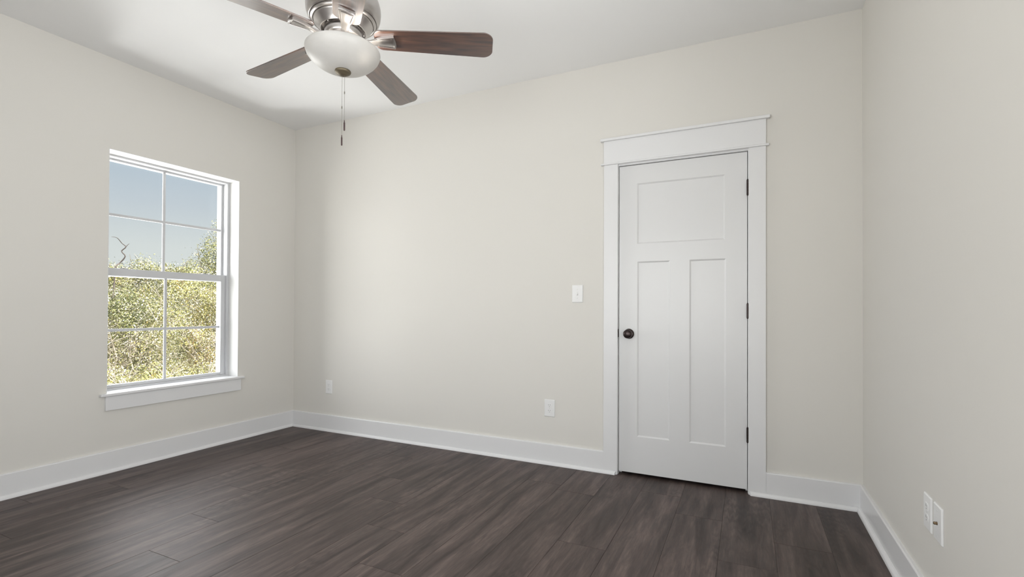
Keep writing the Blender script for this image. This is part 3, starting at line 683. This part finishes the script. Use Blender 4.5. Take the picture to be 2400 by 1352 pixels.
bush('shrub', 'dark olive shrub with shaded hollows at the left of the lower panes', 'shrub', (-4.0, 0.57, GZ),
     bl(.34, [(-.48, 1.55, .38, .40), (-.14, 1.54, .34, .35), (.18, 1.60, .29, .27), (0, 1.22, .41, .44), (-.41, 1.02, .39, .45), (.47, 1.29, .34, .38), (.39, .77, .36, .37)], [(0, 0, .45, .4, .6, .42), (0, -1.0, 1.3, .4, .5, .6)]), 52000, .022, [3.2, 4, 1.6, .2, .06, 2.4], 5, 3)
bush('shrub', 'pale twiggy shrub with orange and yellow leaves at the right of the lower panes', 'shrub', (-5.3, 2.68, GZ),
     bl(.42, [(-.40, 1.74, .48, .45), (.12, 1.77, .53, .47), (.84, 1.86, .77, .62), (-.54, 1.22, .54, .54), (.05, 1.08, .66, .61), (.81, .95, .82, .70), (-.9, 1.82, .35, .37)], [(0, 0, .5, .5, .9, .5)]), 56000, .025, [1.8, 3.2, 2.2, .7, .25, 3], 7, 5)
bush('tree', 'tall round-crowned yellow-green tree rising into the sky at the right of the upper panes', 'tree', (-7.2, 4.0, GZ),
     bl(.5, [(.32, 2.8, .65, .58), (-.23, 2.34, .48, .46), (-.70, 2.24, .27, .28), (.58, 3.29, .58, .51), (-.08, 1.69, .63, .58), (.99, 2.5, 1.01, .85), (-.88, 2.37, .12, .11)], [(0, 0, 1.1, .6, .8, .6)]), 48000, .031, [2, 3.2, 2.8, .4, 0, 1.8], 9, 2, .045)
bush('tree', 'distant brownish tree top just above the meeting rail, left of the centre bar', 'tree', (-9.8, 3.84, GZ),
     bl(.45, [(.02, 2.56, .27, .27), (-.36, 2.43, .18, .21), (.34, 2.45, .25, .24), (-.03, 2.14, .45, .44), (-.79, 2.02, .44, .46), (.84, 2.12, .45, .42)], [(0, 0, 1.5, .6, 1.0, .6)]), 26000, .034, [1.8, 3, .8, .4, .06, 3.6], 11, 3, .035)
bush('tree', 'small dark sprig of a tree top at the left edge of the upper panes', 'tree', (-8.4, 2.48, GZ),
     bl(.35, [(.01, 2.40, .12, .15), (.15, 2.33, .11, .13), (-.20, 2.26, .27, .31), (.04, 2.0, .36, .41)], [(0, -.5, 1.7, .4, .5, .7), (0, .1, 1.2, .4, .5, .6)]), 16000, .030, [3, 3, 1, .3, .1, 1.4], 13, 2, .03)
# the bare crooked branch against the sky
snag = empty('bare_branch', (-7.0, 0.75, GZ)); tag(snag, 'bare crooked dead branch standing against the sky in the left upper pane', 'branch')
snag.location = (-7.0, 1.85, GZ)
sp_ = [(0.25, -0.30, 0.0), (0.18, -0.22, 0.9), (0.08, -0.05, 1.7), (0.0, 0.025, 2.12), (0.02, 0.036, 2.40), (-0.03, 0.119, 2.474), (0.03, 0.185, 2.611), (-0.02, 0.149, 2.709), (0.03, 0.194, 2.796), (-0.03, 0.156, 2.865), (0.02, 0.051, 2.951), (0.0, -0.032, 2.96)]
def smooth_path(pts, rad, n_=4):
    P_ = [Vector(p) for p in pts]; out, ro = [], []
    for i in range(len(P_) - 1):
        p0, p1, p2, p3 = P_[max(i - 1, 0)], P_[i], P_[i + 1], P_[min(i + 2, len(P_) - 1)]
        for q in range(n_):
            t = q / n_; out.append(0.5 * ((2 * p1) + (p2 - p0) * t + (2 * p0 - 5 * p1 + 4 * p2 - p3) * t * t + (3 * p1 - p0 - 3 * p2 + p3) * t ** 3)); ro.append(rad[i] * (1 - t) + rad[i + 1] * t)
    return out + [P_[-1]], ro + [rad[-1]]
sb_ = MB(); sb_.tube(*smooth_path(sp_, [.030, .024, .018, .013, .012, .0115, .011, .0095, .009, .007, .0055, .003]), 7)
sb_.tube([(0.03, 0.194, 2.796), (0.05, 0.215, 2.835), (0.06, 0.237, 2.864)], [.007, .005, .003], 5)
sb_.tube([(-0.02, 0.149, 2.709), (-0.06, 0.16, 2.735)], [.006, .003], 5)
so_ = sb_.build('crooked_limb', M_dead, snag, smooth=True)
